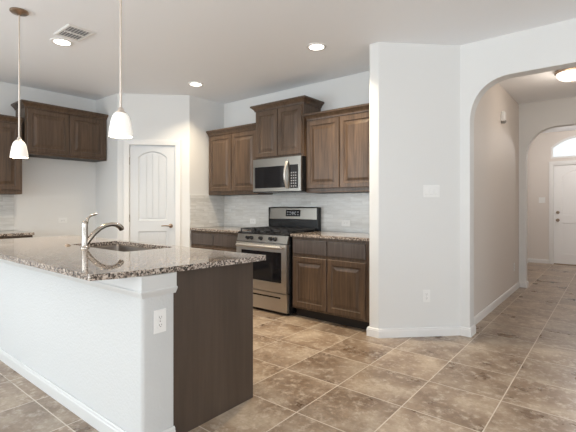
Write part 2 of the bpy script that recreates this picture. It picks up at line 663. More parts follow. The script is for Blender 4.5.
# transom window over the entry door
tr = thing('window_%d' % k, 'white eyebrow arched transom window over the entry door', 'window', (0, YD, 0), 0, kind='structure')
a0, a1 = eyebrow(0.0), eyebrow(0.035)
n_ = len(a0)
fr = MB()
fr.loft([[(x, y, z) for x, z in lp] for lp, y in ((a0, 0.10), (a0, 0.0), (a0, -0.006), (a1, -0.006), (a1, 0.10))], False, False)
fr.box(-0.008 + ecx, 0.008 + ecx, 0.0, 0.03, TB + 0.03, TTOP - 0.03)
fr.build('window_frame', M['trim'], tr)
MB().prism_xz(a1, 0.05, 0.056).build('pane', M['glass'], tr)

# ------------------------------------------------------------------ baseboards and trim
BBP = [(0, 0), (0.014, 0), (0.014, 0.062), (0.011, 0.069), (0.011, 0.077), (0.005, 0.084), (0, 0.084)]


def baseboard(name, path, label):
    struct(name, MB().sweep(path, BBP), M['island_trim' if 'island' in name else 'trim'], label, 'baseboard')


e = 0.0015
baseboard('baseboard_diagonal', [(-1.815 - e, 3.56), (-1.815 - e, 3.462 - e), (-1.712, 3.462 - e), (-1.15, YA - e), (AX0 + e, YA - e), (AX0 + e, YA + TA + e), (XH0 + 0.02, YA + TA + e)], 'white baseboard along the diagonal wall and arch jamb')
baseboard('baseboard_hall_left', [(XH0 + e, YA + TA + 0.02), (XH0 + e, YA2 - e), (-1.042 + e, YA2 - e), (-1.042 + e, YA2 + TA2 + e), (FXL + 0.02, YA2 + TA2 + e)], 'white baseboard along the sensor wall of the hall')
baseboard('baseboard_hall_right', [(FXR - 0.02, YA2 + TA2 + e), (0.492 - e, YA2 + TA2 + e), (0.492 - e, YA2 - e), (XH1 - e, YA2 - e), (XH1 - e, YA + TA + e), (AX1 - e, YA + TA + e), (AX1 - e, YA - e), (XRIGHT - 0.02, YA - e)], 'white baseboard along the far side of the hall')
baseboard('baseboard_foyer_left', [(FXL + e, YA2 + TA2 + 0.02), (FXL + e, YD - e), (EX0 - 0.09, YD - e)], 'white baseboard round the foyer corner by the entry door')
baseboard('baseboard_left', [(XL + e, 1.84), (XL + e, 2.83 - e), (-5.25, 2.83 - e)], 'white baseboard inside the refrigerator space')


def sdir(s, off=0.0):
    c = math.cos(PR)
    return (pantry_o[0] + s * c + off * c, pantry_o[1] + s * c - off * c)


baseboard('baseboard_pantry', [(-4.575, 3.5035), sdir(0.845 + 0.004, e)][::-1], 'white baseboard beside the pantry door')


def casing(name, x0, x1, top, w, loc, rotz, label, side=0.018):
    m = MB()
    prof = [(0, 0), (0.012, 0), (0.014, w * 0.25), (0.018, w * 0.6), (0.018, w - 0.004), (0.014, w), (0, w)]
    # mitred frame: rings go up one side, over the head and down
    pts = [((x0, 0), (-1, 0)), ((x0, top), (-1, 1)), ((x1, top), (1, 1)), ((x1, 0), (1, 0))]
    rings = [[(p[0] + d[0] * q, -u - 0.001, p[1] + d[1] * q) for u, q in prof] for p, d in pts]
    m.loft(rings, True, True)
    # jamb lining
    m.box(x0 - 0.010, x0, 0.001, 0.10, 0, top).box(x1, x1 + 0.010, 0.001, 0.10, 0, top).box(x0 - 0.010, x1 + 0.010, 0.001, 0.10, top, top + 0.010)
    return struct(name, m, M['trim'], label, 'door trim', loc=loc, rotz=rotz)


casing('trim_1', DX0 - 0.002, DX1 + 0.002, DTOP, 0.072, pantry_o, PR, 'white casing round the pantry door')
casing('trim_2', EX0 - 0.002, EX1 + 0.002, ETOP, 0.085, (0, YD, 0), 0, 'white casing round the front entry door')


def panel_door(name, label, x0, x1, z0, z1, stile, arch_top, arch_side, mid_hi, mid_lo, bot, loc, rotz, planks=4, paint_=None, gap=0.0022):
    """two panel plank door, the upper panel with an arched head"""
    d = thing(name, label, 'door', loc, rotz, kind='structure')
    px0, px1 = x0 + stile, x1 - stile
    cx, hw = (px0 + px1) / 2, (px1 - px0) / 2
    rise = arch_top - arch_side
    R = (hw * hw + rise * rise) / (2 * rise)
    cz = arch_top - R

    def upper(i, n=16):
        h = hw - i
        return [(cx - h, mid_hi + i), (cx + h, mid_hi + i)] + [(cx + h - 2 * h * q / n, cz + math.sqrt((R - i) ** 2 - (h - 2 * h * q / n) ** 2)) for q in range(n + 1)]

    def lower(i):
        return [(px0 + i, bot + i), (px1 - i, bot + i), (px1 - i, mid_lo - i), (px0 + i, mid_lo - i)]
    yf, yb = 0.012, 0.047
    m = MB()
    bm = plate_with_holes([(x0, z0), (x1, z0), (x1, z1), (x0, z1)], [upper(0), lower(0)], yf)
    m.frombm(bm)
    bm.free()
    m.add([(x, y, z) for y in (yf, yb) for x, z in ((x0, z0), (x1, z0), (x1, z1), (x0, z1))], [(0, 1, 5, 4), (1, 2, 6, 5), (2, 3, 7, 6), (3, 0, 4, 7), (4, 5, 6, 7)])
    paint_ = paint_ or M['door']
    slab = m.build('door_slab', paint_, d)
    for fn in (upper, lower):
        pm = MB()
        pm.loft([[(x, y, z) for x, z in fn(i)] for i, y in ((0, yf), (0.010, yf + 0.010), (0.018, yf + 0.012), (0.030, yf + 0.012))], False, True)
        # planks stand proud between narrow grooves
        i0 = 0.030
        w = (px1 - px0 - 2 * i0) / planks
        for q in range(planks):
            a, b = px0 + i0 + q * w + gap, px0 + i0 + (q + 1) * w - gap
            if fn is upper:
                lo = mid_hi + i0
                tops = [(b + (a - b) * s / 5, cz + math.sqrt((R - i0) ** 2 - (b + (a - b) * s / 5 - cx) ** 2)) for s in range(6)]
                pts = [(a, lo), (b, lo)] + tops
            else:
                pts = [(a, bot + i0), (b, bot + i0), (b, mid_lo - i0), (a, mid_lo - i0)]
            pm.prism_xz(pts, yf + 0.005, yf + 0.0125)
        pm.build('door_panel', paint_, d)
    return d


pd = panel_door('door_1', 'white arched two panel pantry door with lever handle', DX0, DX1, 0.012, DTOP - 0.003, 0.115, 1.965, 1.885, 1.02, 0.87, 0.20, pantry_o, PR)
hx, hz = DX1 - 0.062, 0.945
hd = MB().lathe([(0.028, 0.012), (0.028, 0.004), (0.012, -0.002), (0.011, -0.045), (0.0, -0.046)], (hx, 0, hz), 20, axis='Y').tube([(hx, -0.042, hz), (hx - 0.03, -0.046, hz + 0.002), (hx - 0.07, -0.046, hz + 0.004), (hx - 0.115, -0.044, hz)], [0.010, 0.009, 0.008, 0.0075])
tag(hd.build('door_handle', M['bronze'], pd, smooth=True), 'dark metal lever handle')
for z in (0.25, 1.05, 1.83):
    MB().lathe([(0.0065, -0.05), (0.0065, 0.05)], (DX0 - 0.001, 0.003, z), 10).build('hinge', M['nickel'], pd)
MB().box(DX0 - 0.01, DX1 + 0.01, 0.055, 0.07, 0, DTOP).build('door_stop', M['trim'], pd)

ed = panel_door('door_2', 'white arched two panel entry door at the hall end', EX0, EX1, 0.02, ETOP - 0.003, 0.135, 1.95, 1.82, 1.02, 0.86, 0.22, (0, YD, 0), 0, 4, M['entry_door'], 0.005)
for hz, nm in ((1.075, 'deadbolt'), (0.915, 'door_knob')):
    hx = EX0 + 0.068
    if nm == 'deadbolt':
        MB().lathe([(0.032, 0.012), (0.032, 0.0), (0.026, -0.012), (0.0, -0.014)], (hx, 0, hz), 20, axis='Y').build(nm, M['bronze'], ed, smooth=True)
    else:
        MB().lathe([(0.033, 0.012), (0.033, 0.004), (0.013, 0.0), (0.012, -0.028), (0.026, -0.040), (0.031, -0.055), (0.024, -0.068), (0.0, -0.072)], (hx, 0, hz), 20, axis='Y').build(nm, M['bronze'], ed, smooth=True)
MB().box(EX0, EX1, -0.02, 0.09, 0.0, 0.018).build('threshold', M['bronze'], ed)
MB().box(EX0 - 0.01, EX1 + 0.01, 0.055, 0.075, 0, ETOP).build('door_stop', M['trim'], ed)

# ------------------------------------------------------------------ backsplash
struct('backsplash_range', MB().box(-4.563, -1.817, YW - 0.010, YW - 0.001, 0.916, 1.368), M['splash_x'], 'pale grey stone tile backsplash behind the range', 'backsplash')
struct('backsplash_return', MB().box(-4.574, -4.564, 3.51, YW - 0.002, 0.916, 1.368), M['splash_y'], 'stone tile backsplash on the short return wall beside the pantry', 'backsplash')
struct('backsplash_left', MB().box(XL + 0.001, XL + 0.010, 0.86, 1.80, 0.916, 1.368), M['splash_y'], 'stone tile backsplash beside the refrigerator space', 'backsplash')


# ------------------------------------------------------------------ cabinets
def rect(x0, x1, z0, z1, i=0.0):
    return [(x0 + i, z0 + i), (x1 - i, z0 + i), (x1 - i, z1 - i), (x0 + i, z1 - i)]


def raised_door(parent, x0, x1, z0, z1, y0=0.0, name='door', m=None):
    """raised panel door whose back lies on the plane y0 and whose face is 20 mm proud"""
    mb = MB()
    lv = [(0, 0), (0, -0.015), (0.005, -0.020), (0.052, -0.020), (0.056, -0.012), (0.060, -0.0095), (0.070, -0.0095), (0.076, -0.0105), (0.100, -0.0175), (0.104, -0.0185)]
    mb.loft([[(x, y0 + y, z) for x, z in rect(x0, x1, z0, z1, i)] for i, y in lv])
    return mb.build(name, m or M['wood'], parent)


def slab_drawer(parent, x0, x1, z0, z1, y0=0.0):
    mb = MB()
    lv = [(0, 0), (0, -0.013), (0.003, -0.017), (0.010, -0.020)]
    mb.loft([[(x, y0 + y, z) for x, z in rect(x0, x1, z0, z1, i)] for i, y in lv])
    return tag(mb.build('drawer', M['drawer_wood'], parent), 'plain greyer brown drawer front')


CROWN = [(0, 0), (0.010, 0), (0.012, 0.012), (0.022, 0.026), (0.036, 0.040), (0.044, 0.048), (0.052, 0.050), (0.052, 0.070), (0.0, 0.070)]


def wall_cabinet(label, w, d, z0, z1, loc, rotz, ends, group=None, doorbot=0.048, doortop=0.035):
    """local frame: x along the front, y into the wall, front plane y = 0"""
    r = thing('wall_cabinet', label, 'cabinet', loc, rotz, group)
    MB().box(0, w, 0, d, z0, z1 - 0.02).build('cabinet_body', M['wood'], r, bevel=0.002)
    g = 0.020
    c = w / 2
    raised_door(r, g, c - 0.005, z0 + doorbot, z1 - 0.07 - doortop + 0.02)
    raised_door(r, c + 0.005, w - g, z0 + doorbot, z1 - 0.07 - doortop + 0.02)
    path = [(0, 0), (w, 0)]
    if ends[0]:
        path = [(0, d)] + path
    if ends[1]:
        path = path + [(w, d)]
    MB().sweep(path, CROWN, z1 - 0.07).build('crown_molding', M['wood'], r)
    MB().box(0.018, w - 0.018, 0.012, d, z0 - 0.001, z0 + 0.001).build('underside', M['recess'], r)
    return r


YU = 3.835
wall_cabinet('brown two door wall cabinet beside the pantry end of the range wall', 0.968, YW - YU - 0.012, 1.372, 2.283, (-4.560, YU, 0), 0, (0, 0), 'wall cabinets of the kitchen')
wall_cabinet('taller brown wall cabinet with stepped crown above the microwave', 0.765, YW - 3.785 - 0.002, 1.803, 2.487, (-3.587, 3.785, 0), 0, (1, 1), 'wall cabinets of the kitchen', 0.025)
wall_cabinet('brown two door wall cabinet between microwave and diagonal wall', 0.92, YW - YU - 0.012, 1.372, 2.283, (-2.820, YU, 0), 0, (0, 0), 'wall cabinets of the kitchen')
wall_cabinet('lower hung brown wall cabinet over the short counter, cut by frame edge', 0.93, 0.30, 1.360, 2.272, (XL + 0.312, 0.862, 0), PI / 2, (0, 0), 'wall cabinets of the kitchen')
wall_cabinet('brown two door cabinet hung high over the refrigerator space', 1.008, 0.318, 1.848, 2.485, (XL + 0.32, 1.818, 0), PI / 2, (1, 0), 'wall cabinets of the kitchen', 0.03)


def base_cabinet(label, w, d, loc, rotz, group=None, fill=0.0):
    r = thing('base_cabinet', label, 'cabinet', loc, rotz, group)
    MB().box(0, w + fill, 0, d, 0.10, 0.882).build('cabinet_body', M['wood'], r, bevel=0.002)
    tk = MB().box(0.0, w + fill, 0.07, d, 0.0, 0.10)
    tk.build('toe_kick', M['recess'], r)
    c = w / 2
    for a, b in ((0.020, c - 0.006), (c + 0.006, w - 0.020)):
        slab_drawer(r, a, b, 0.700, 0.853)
        raised_door(r, a, b, 0.125, 0.668)
    return r


YB = 3.53
base_cabinet('brown base cabinet with two doors and two drawers against the diagonal wall', 0.925, 0.608, (-2.785, YB, 0), 0, 'base cabinets of the kitchen', fill=0.043)
base_cabinet('brown base cabinet between pantry corner and range, mostly behind the island', 0.952, 0.608, (-4.570, YB, 0), 0, 'base cabinets of the kitchen')
base_cabinet('brown base cabinet under the short counter by the refrigerator space', 0.93, 0.60, (XL + 0.602, 0.875, 0), PI / 2, 'base cabinets of the kitchen')


def counter(label, x0, x1, y0, y1, loc, rotz):
    o = MB().box(x0, x1, y0, y1, 0.884, 0.914).build('countertop', M['granite'], loc=loc, rotz=rotz, bevel=0.004)
    return tag(o, label, 'countertop', 'granite countertops along the walls')


counter('speckled granite countertop between range and diagonal wall', -2.795, -1.818, YB - 0.028, YW - 0.012, (0, 0, 0), 0)
counter('speckled granite countertop between pantry corner and range', -4.562, -3.612, YB - 0.028, YW - 0.012, (0, 0, 0), 0)
counter('short speckled granite countertop ending at the refrigerator space', XL + 0.012, XL + 0.632, 0.86, 1.815, (0, 0, 0), 0)

# ------------------------------------------------------------------ microwave over the range
MWX0, MWX1, MWY, MZ0, MZ1 = -3.585, -2.824, 3.735, 1.385, 1.800
mw = thing('microwave', 'stainless over-range microwave with black window and bowed handle', 'microwave', ((MWX0 + MWX1) / 2, MWY, MZ0))
w = (MWX1 - MWX0) / 2
h = MZ1 - MZ0
MB().box(-w, w, 0.022, YW - MWY - 0.004, 0.0, h).build('case', M['black'], mw)
sx = w - 0.195
bm = plate_with_holes(rect(-w, sx, 0.012, h), [rect(-w + 0.028, sx - 0.030, 0.055, h - 0.098)], 0.0)
mwd = MB()
mwd.frombm(bm)
bm.free()
mwd.loft([[(x, y, z) for x, z in rect(-w, sx, 0.012, h)] for y in (0, 0.022)], False, True)
mwd.loft([[(x, y, z) for x, z in rect(-w + 0.028, sx - 0.030, 0.055, h - 0.098)] for y in (0, 0.006)], False, False)
mdo = mwd.build('door', M['steel_glare_dimmed'], mw)
MB().box(-w + 0.028, sx - 0.030, 0.006, 0.012, 0.055, h - 0.098).build('window', M['dark_glass'], mdo)
hp = []
for q in range(13):
    t = q / 12
    hp.append((sx - 0.002, -0.012 - 0.045 * math.sin(PI * t), 0.045 + (h - 0.10) * t))
MB().tube(hp, [0.016] * 13, 10).build('handle', M['steel'], mdo, smooth=True)
cp = MB().box(sx + 0.003, w, 0.0, 0.022, 0.012, h).build('control_frame', M['steel_glare_dimmed'], mw)
kp = MB().box(sx + 0.026, w - 0.042, -0.0025, 0.0, 0.045, h - 0.095).build('keypad', M['dark_glass'], mw)
kb = MB()
for r_ in range(6):
    for c_ in range(3):
        x = sx + 0.048 + c_ * 0.032
        z = 0.062 + r_ * 0.031
        kb.box(x, x + 0.019, -0.0036, -0.0025, z, z + 0.015)
tag(kb.build('buttons', M['button'], kp), 'grey keypad buttons')
MB().box(-w + 0.01, w - 0.01, 0.0, 0.03, -0.001, 0.012).build('bottom_vent', M['black'], mw)

# ------------------------------------------------------------------ gas range
RX0, RX1, RY = -3.600, -2.808, 3.468
rg = thing('gas_range', 'stainless gas range with black grates and five front knobs', 'range', ((RX0 + RX1) / 2, RY, 0))
w = (RX1 - RX0) / 2
RD = YW - RY - 0.012
MB().box(-w, w, 0.035, RD - 0.005, 0.02, 0.895).build('side_case', M['black'], rg)
ft = MB()
for fx in (-w + 0.05, w - 0.05):
    for fy in (0.08, RD - 0.08):
        MB().lathe([(0.018, 0.0), (0.018, 0.021)], (fx, fy, 0), 12).build('foot', M['black'], rg)
# drawer with slot pull
dr = MB()
bm = plate_with_holes(rect(-w + 0.004, w - 0.004, 0.035, 0.238), [rect(-w + 0.10, w - 0.10, 0.182, 0.200)], 0.0)
dr.frombm(bm)
bm.free()
dr.loft([[(x, y, z) for x, z in rect(-w + 0.004, w - 0.004, 0.035, 0.238)] for y in (0, 0.034)], False, True)
dro = dr.build('drawer', M['steel'], rg)
MB().box(-w + 0.10, w - 0.10, 0.003, 0.010, 0.182, 0.200).build('slot_pull', M['black'], dro)
# oven door
od = MB()
wi = rect(-w + 0.085, w - 0.078, 0.360, 0.700)
bm = plate_with_holes(rect(-w + 0.004, w - 0.004, 0.250, 0.792), [wi], -0.012)
od.frombm(bm)
bm.free()
od.loft([[(x, y, z) for x, z in rect(-w + 0.004, w - 0.004, 0.250, 0.792)] for y in (-0.012, 0.034)], False, True)
od.loft([[(x, y, z) for x, z in wi] for y in (-0.012, -0.006)], False, False)
odo = od.build('oven_door', M['steel'], rg)
MB().box(-w + 0.085, w - 0.078, -0.006, 0.0, 0.360, 0.700).build('oven_window', M['dark_glass'], odo)
hd = MB().tube([(-w + 0.05, -0.055, 0.757), (w - 0.05, -0.055, 0.757)], 0.0165, 14)
for fx in (-w + 0.075, w - 0.075):
    hd.tube([(fx, -0.012, 0.757), (fx, -0.05, 0.757)], 0.010, 10)
hd.build('oven_handle', M['steel'], odo, smooth=True)
# slanted control panel
cpm = MB()
cpm.prism([(0, 0)] * 3, 0, 0) if False else None
prof = [(-0.004, 0.800), (0.020, 0.886), (0.06, 0.886), (0.06, 0.800)]
cpm.loft([[(x, y, z) for y, z in prof] for x in (-w + 0.002, w - 0.002)])
cpo = cpm.build('control_panel', M['steel_glare_dimmed'], rg)
for fx in (-0.215, -0.150, 0.0, 0.150, 0.215):
    kn = MB()
    kn.lathe([(0.024, 0.004), (0.024, -0.006), (0.019, -0.010), (0.017, -0.032), (0.0, -0.034)], (0, 0, 0), 18, axis='Y')
    kn.box(-0.0045, 0.0045, -0.038, -0.03, -0.016, 0.016)
    k_ = kn.build('knob', M['black'], cpo, smooth=True, loc=(fx, 0.007, 0.843))
    k_.rotation_euler = (math.radians(-15), 0, 0)
# cooktop, burners, grates
ct = MB().rbox(-w, w, 0.012, RD - 0.065, 0.887, 0.906, 0.005).build('cooktop', M['black'], rg)
for bx_, by_, br_ in ((-0.24, 0.17, 0.048), (0.24, 0.17, 0.052), (-0.24, 0.43, 0.040), (0.24, 0.43, 0.042), (0.0, 0.30, 0.05)):
    MB().lathe([(br_ + 0.012, 0.905), (br_ + 0.010, 0.914), (br_, 0.915), (br_, 0.923), (br_ - 0.006, 0.927), (0, 0.928)], (bx_, by_, 0), 20).build('burner', M['iron'], rg, smooth=True)
for gx in (-0.255, 0.0, 0.255):
    g = MB()
    gw = 0.122
    y0, y1 = 0.045, 0.555
    zt, zb = 0.948, 0.930
    for xx in (gx - gw, gx + gw - 0.012):
        g.box(xx, xx + 0.012, y0, y1, zb, zt)
    for yy in (y0, 0.17, 0.294, 0.42, y1 - 0.012):
        g.box(gx - gw, gx + gw, yy, yy + 0.012, zb, zt)
    g.box(gx - 0.006, gx + 0.006, y0, y1, zb, zt)
    for xx in (gx - gw, gx + gw - 0.012):
        for yy in (y0, y1 - 0.012):
            g.box(xx, xx + 0.012, yy, yy + 0.012, 0.905, zb)
    g.build('grate', M['iron'], rg)
# backguard
bgm = MB()
pf = [(RD - 0.075, 1.050), (RD - 0.062, 1.190), (RD - 0.050, 1.206), (RD - 0.006, 1.206), (RD - 0.006, 1.050)]
bgm.loft([[(x, y, z) for y, z in pf] for x in (-w + 0.012, w - 0.012)])
bgo = bgm.build('backguard', M['steel_glare_dimmed'], rg, bevel=0.004)
MB().box(-w + 0.012, w - 0.012, RD - 0.068, RD - 0.006, 0.895, 1.050).build('backguard_base', M['black'], rg)
for fx in (-w, w - 0.012):
    MB().box(fx, fx + 0.012, RD - 0.080, RD - 0.006, 0.895, 1.200).build('end_cap', M['black'], rg)
ds = MB().box(-0.105, 0.125, -0.003, 0.004, -0.042, 0.042)
dso = ds.build('display', M['dark_glass'], bgo, loc=(0, RD - 0.0695, 1.128))
dso.rotation_euler = (math.radians(-5.3), 0, 0)
dg = MB()
for r_ in range(2):
    for c_ in range(5):
        x = -0.085 + c_ * 0.041
        dg.box(x, x + 0.022, -0.0042, -0.003, -0.026 + r_ * 0.032, -0.012 + r_ * 0.032)
dg.box(-0.015, 0.045, -0.0042, -0.003, -0.006, 0.006)
tag(dg.build('buttons', M['button'], dso), 'small grey display buttons')

# ------------------------------------------------------------------ island
IX0, IXW, IXP = -4.40, -1.790, -1.809
IY0, IY1, IYB = 1.090, 1.272, 1.884
ip = round_poly([(IX0, IY0), (IXW, IY0), (IXW, IY1), (IX0, IY1)], [0.02, 0.02, 0.006, 0.006])
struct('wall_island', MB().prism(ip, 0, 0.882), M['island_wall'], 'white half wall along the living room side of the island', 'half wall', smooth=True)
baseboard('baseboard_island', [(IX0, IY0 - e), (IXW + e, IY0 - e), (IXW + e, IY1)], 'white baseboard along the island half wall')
FR = [(0, 0), (0.003, 0.0), (0.005, 0.008), (0.008, 0.018), (0.010, 0.026), (0.010, 0.031), (0.006, 0.036), (0.006, 0.106), (0, 0.106)]
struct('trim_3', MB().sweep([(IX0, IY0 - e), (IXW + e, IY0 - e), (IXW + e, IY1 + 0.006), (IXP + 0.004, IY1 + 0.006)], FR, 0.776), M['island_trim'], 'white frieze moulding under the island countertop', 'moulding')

isl = thing('island_cabinet', 'dark brown island base cabinet with plain end panel', 'cabinet', (-3.1, 1.57, 0))
ox, oy = -3.1, 1.57
b = MB()
b.box(IX0 - ox + 0.02, IXP - ox - 0.02, IY1 - oy + 0.004, IY1 - oy + 0.02, 0.10, 0.882)
b.box(IX0 - ox + 0.02, IXP - ox - 0.02, IY1 - oy + 0.02, IYB - oy, 0.10, 0.118)
b.box(IX0 - ox + 0.02, IXP - ox - 0.02, IYB - oy - 0.02, IYB - oy, 0.10, 0.16)
b.box(IX0 - ox + 0.02, IXP - ox - 0.02, IYB - oy - 0.02, IYB - oy, 0.835, 0.882)
for xx in (IX0 - ox + 0.02, -2.52 - ox, -1.92 - ox + 0.06, -3.50 - ox):
    b.box(xx, xx + 0.04, IYB - oy - 0.02, IYB - oy, 0.16, 0.835)
b.build('cabinet_body', M['wood'], isl)
ep = MB()
ep.prism_xz([(0, 0)] * 3, 0, 0) if False else None
epp = [(IY1 - oy + 0.0035, 0.0), (IYB - oy - 0.07, 0.0), (IYB - oy - 0.07, 0.0), (IYB - oy, 0.0), (IYB - oy, 0.882), (IY1 - oy + 0.0035, 0.882)]
ep.loft([[(x, y, z) for y, z in epp] for x in (IXP - ox - 0.019, IXP - ox)])
tag(ep.build('end_panel', M['panel_wood'], isl), 'plain dark stained end panel')
MB().box(IX0 - ox, IX0 - ox + 0.019, IY1 - oy + 0.004, IYB - oy, 0.0, 0.882).build('end_panel', M['panel_wood'], isl)
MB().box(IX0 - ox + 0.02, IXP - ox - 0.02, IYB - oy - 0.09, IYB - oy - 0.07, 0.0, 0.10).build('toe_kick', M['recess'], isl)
for a_, b_ in ((IX0 + 0.04, -3.945), (-3.935, -3.48), (-3.46, -2.995), (-2.985, -2.50), (-2.48, -2.16), (-2.15, -1.85)):
    mbd = MB()
    lv = [(0, 0), (0, 0.015), (0.005, 0.020), (0.052, 0.020), (0.058, 0.0095), (0.070, 0.0095), (0.100, 0.0175)]
    mbd.loft([[(x, IYB - oy + y, z) for x, z in rect(a_ - ox, b_ - ox, 0.125, 0.86, i)] for i, y in lv])
    mbd.build('door', M['wood'], isl)

# granite island top with sink cut-out
SX0, SX1, SY0, SY1 = -3.42, -2.585, 1.445, 1.845
outer = round_poly([(-4.45, 0.876), (-1.872, 0.876), (-1.826, 0.990), (-1.795, 1.16), (-1.772, 1.36), (-1.714, 1.912), (-4.45, 1.912)], [0.03, 0.018, 0.05, 0, 0, 0.012, 0.03])
hole = round_poly([(SX0, SY0), (SX1, SY0), (SX1, SY1), (SX0, SY1)], 0.045)
bm = bmesh.new()
eds = []
for loop in (outer, hole):
    vs = [bm.verts.new((x, y, 0.884)) for x, y in loop]
    eds += [bm.edges.new((vs[i], vs[(i + 1) % len(vs)])) for i in range(len(vs))]
bmesh.ops.triangle_fill(bm, edges=eds, use_beauty=True)
ext = bmesh.ops.extrude_face_region(bm, geom=bm.faces[:])
bmesh.ops.translate(bm, verts=[g for g in ext['geom'] if isinstance(g, bmesh.types.BMVert)], vec=(0, 0, 0.030))
t = MB()
t.frombm(bm)
bm.free()
tag(t.build('island_countertop', M['granite'], bevel=0.004), 'large speckled granite island countertop with sink cut-out', 'countertop')

# undermount sink
sk = thing('kitchen_sink', 'stainless undermount sink set in the granite island', 'sink', ((SX0 + SX1) / 2, (SY0 + SY1) / 2, 0.68))


def srect(i, z, r):
    a_, b_ = (SX1 - SX0) / 2 - i, (SY1 - SY0) / 2 - i
    return [(x, y, z - 0.68) for x, y in round_poly([(-a_, -b_), (a_, -b_), (a_, b_), (-a_, b_)], r)]


bowl = MB().loft([srect(-0.006, 0.8825, 0.05), srect(0.003, 0.8825, 0.045), srect(0.006, 0.875, 0.045), srect(0.012, 0.72, 0.05), srect(0.030, 0.692, 0.05), srect(0.10, 0.688, 0.04)], False, True)
bo = bowl.build('bowl', M['sink_steel'], sk, smooth=True)
so = bo.modifiers.new('thick', 'SOLIDIFY')
so.thickness = 0.0012
so.offset = -1
MB().lathe([(0.045, 0.0095), (0.045, 0.012), (0.036, 0.013), (0.030, 0.0095), (0.0, 0.0095)], (0, 0, 0), 20).build('drain', M['nickel'], sk, smooth=True)

# faucet
FX, FY = -3.045, 1.390
fa = thing('kitchen_faucet', 'brushed nickel pull-out faucet standing at the island sink', 'faucet', (FX, FY, 0.914))
MB().lathe([(0.031, 0.0), (0.031, 0.005), (0.025, 0.011), (0.0215, 0.022), (0.0200, 0.10), (0.0205, 0.150), (0.0215, 0.178), (0.019, 0.192), (0.011, 0.200), (0, 0.202)], (0, 0, 0), 24).build('body', M['nickel'], fa, smooth=True)
pts = [(0, 0.006, 0.030), (0, 0.034, 0.066), (0, 0.070, 0.106), (0, 0.112, 0.140), (0, 0.158, 0.161), (0, 0.205, 0.168), (0, 0.242, 0.162)]
MB().tube(pts, [0.020, 0.0195, 0.018, 0.017, 0.016, 0.016, 0.0165], 14).build('spout', M['nickel'], fa, smooth=True)
MB().tube([(0, 0.240, 0.1625), (0, 0.264, 0.152), (0, 0.281, 0.136), (0, 0.288, 0.120)], [0.0170, 0.0205, 0.0215, 0.0185], 14).build('spray_head', M['nickel'], fa, smooth=True)
MB().tube([(0, 0.010, 0.180), (0, 0.016, 0.204), (0, 0.024, 0.222), (0, 0.042, 0.236), (0, 0.066, 0.243), (0, 0.086, 0.250)], [0.014, 0.011, 0.0085, 0.0072, 0.0072, 0.0075], 12).build('handle', M['nickel'], fa, smooth=True)
asw = MB().lathe([(0.022, 0.0), (0.022, 0.004), (0.015, 0.006), (0.013, 0.010), (0.0, 0.011)], (0, 0, 0), 20).build('disposal_button', M['bronze'], smooth=True, loc=(-3.335, 1.390, 0.9143))
tag(asw, 'small dark disposal button on granite near the faucet', 'button')


# ------------------------------------------------------------------ outlets and switches (front faces local -y)
def outlet(label, loc, rotz, horizontal=False, group=None):
    r = thing('wall_outlet', label, 'outlet', loc, rotz, group)
    w_, h_ = (0.116, 0.071) if horizontal else (0.071, 0.116)
    MB().rbox(-w_ / 2, w_ / 2, -0.007, -0.0012, -h_ / 2, h_ / 2, 0.002).build('cover_plate', M['white_plastic'], r)
    for s in (-1, 1):
        cxx, czz = (s * 0.0195, 0) if horizontal else (0, s * 0.0195)
        f = MB().rbox(cxx - 0.0165, cxx + 0.0165, -0.0095, -0.006, czz - 0.0145, czz + 0.0145, 0.0012).build('receptacle', M['white_plastic'], r)
        sl = MB()
        for q in (-0.006, 0.006):
            if horizontal:
                sl.box(cxx - 0.004, cxx + 0.004, -0.0100, -0.0094, czz + q - 0.0011, czz + q + 0.0011)
            else:
                sl.box(cxx + q - 0.0011, cxx + q + 0.0011, -0.0100, -0.0094, czz - 0.002, czz + 0.006)
        sl.lathe([(0.0024, -0.0100), (0.0024, -0.0094)], (cxx, 0, czz - 0.007), 8, axis='Y')
        sl.build('slots', M['slot'], f)
    MB().lathe([(0.003, -0.0078), (0.003, -0.0068)], (0, 0, 0), 8, axis='Y').build('screw', M['nickel'], r)
    return r


def switch(label, gangs, loc, rotz, group=None):
    r = thing('light_switch', label, 'switch', loc, rotz, group)
    w_ = 0.071 + 0.046 * (gangs - 1)
    MB().rbox(-w_ / 2, w_ / 2, -0.007, -0.0012, -0.058, 0.058, 0.002).build('cover_plate', M['white_plastic'], r)
    for q in range(gangs):
        x = (q - (gangs - 1) / 2) * 0.046
        rk = MB().loft([[(xx, y, z) for xx, z in rect(x - 0.0165, x + 0.0165, -0.033, 0.033)] for y in (-0.006, -0.0085)], False, False)
        rk.add([(x - 0.0165, -0.0085, -0.033), (x + 0.0165, -0.0085, -0.033), (x + 0.0165, -0.0085, 0.033), (x - 0.0165, -0.0085, 0.033), (x - 0.0165, -0.0120, -0.030), (x + 0.0165, -0.0120, -0.030)],
               [(4, 5, 2, 3), (0, 1, 5, 4), (0, 4, 3), (1, 2, 5)])
        rk.build('rocker', M['white_plastic'], r)
    return r


def diag(s):
    return (-1.712 + s * math.cos(PR), 3.462 + s * math.sin(PR))


dx, dy = diag(0.507)
switch('three gang white rocker switch plate on the diagonal wall', 3, (dx, dy, 1.360), PR)
dx, dy = diag(0.460)
outlet('white duplex outlet low on the diagonal wall', (dx, dy, 0.377), PR)
outlet('white duplex outlet on the end of the island half wall', (IXW + 0.0005, 1.186, 0.648), PI / 2)
outlet('white outlet set sideways in the backsplash near the diagonal wall', (-2.46, YW - 0.0095, 1.020), 0, True)
outlet('white outlet set sideways in the backsplash between pantry corner and range', (-3.965, YW - 0.0095, 1.003), 0, True)
outlet('white outlet set sideways low in the refrigerator space', (XL, 2.375, 1.02), PI / 2, True)
outlet('white outlet near the baseboard of the hall sensor wall', (XH0, 6.55, 0.345), PI / 2)
switch('white switch plate beside the entry door', 2, (-1.215, YD, 1.333), 0)

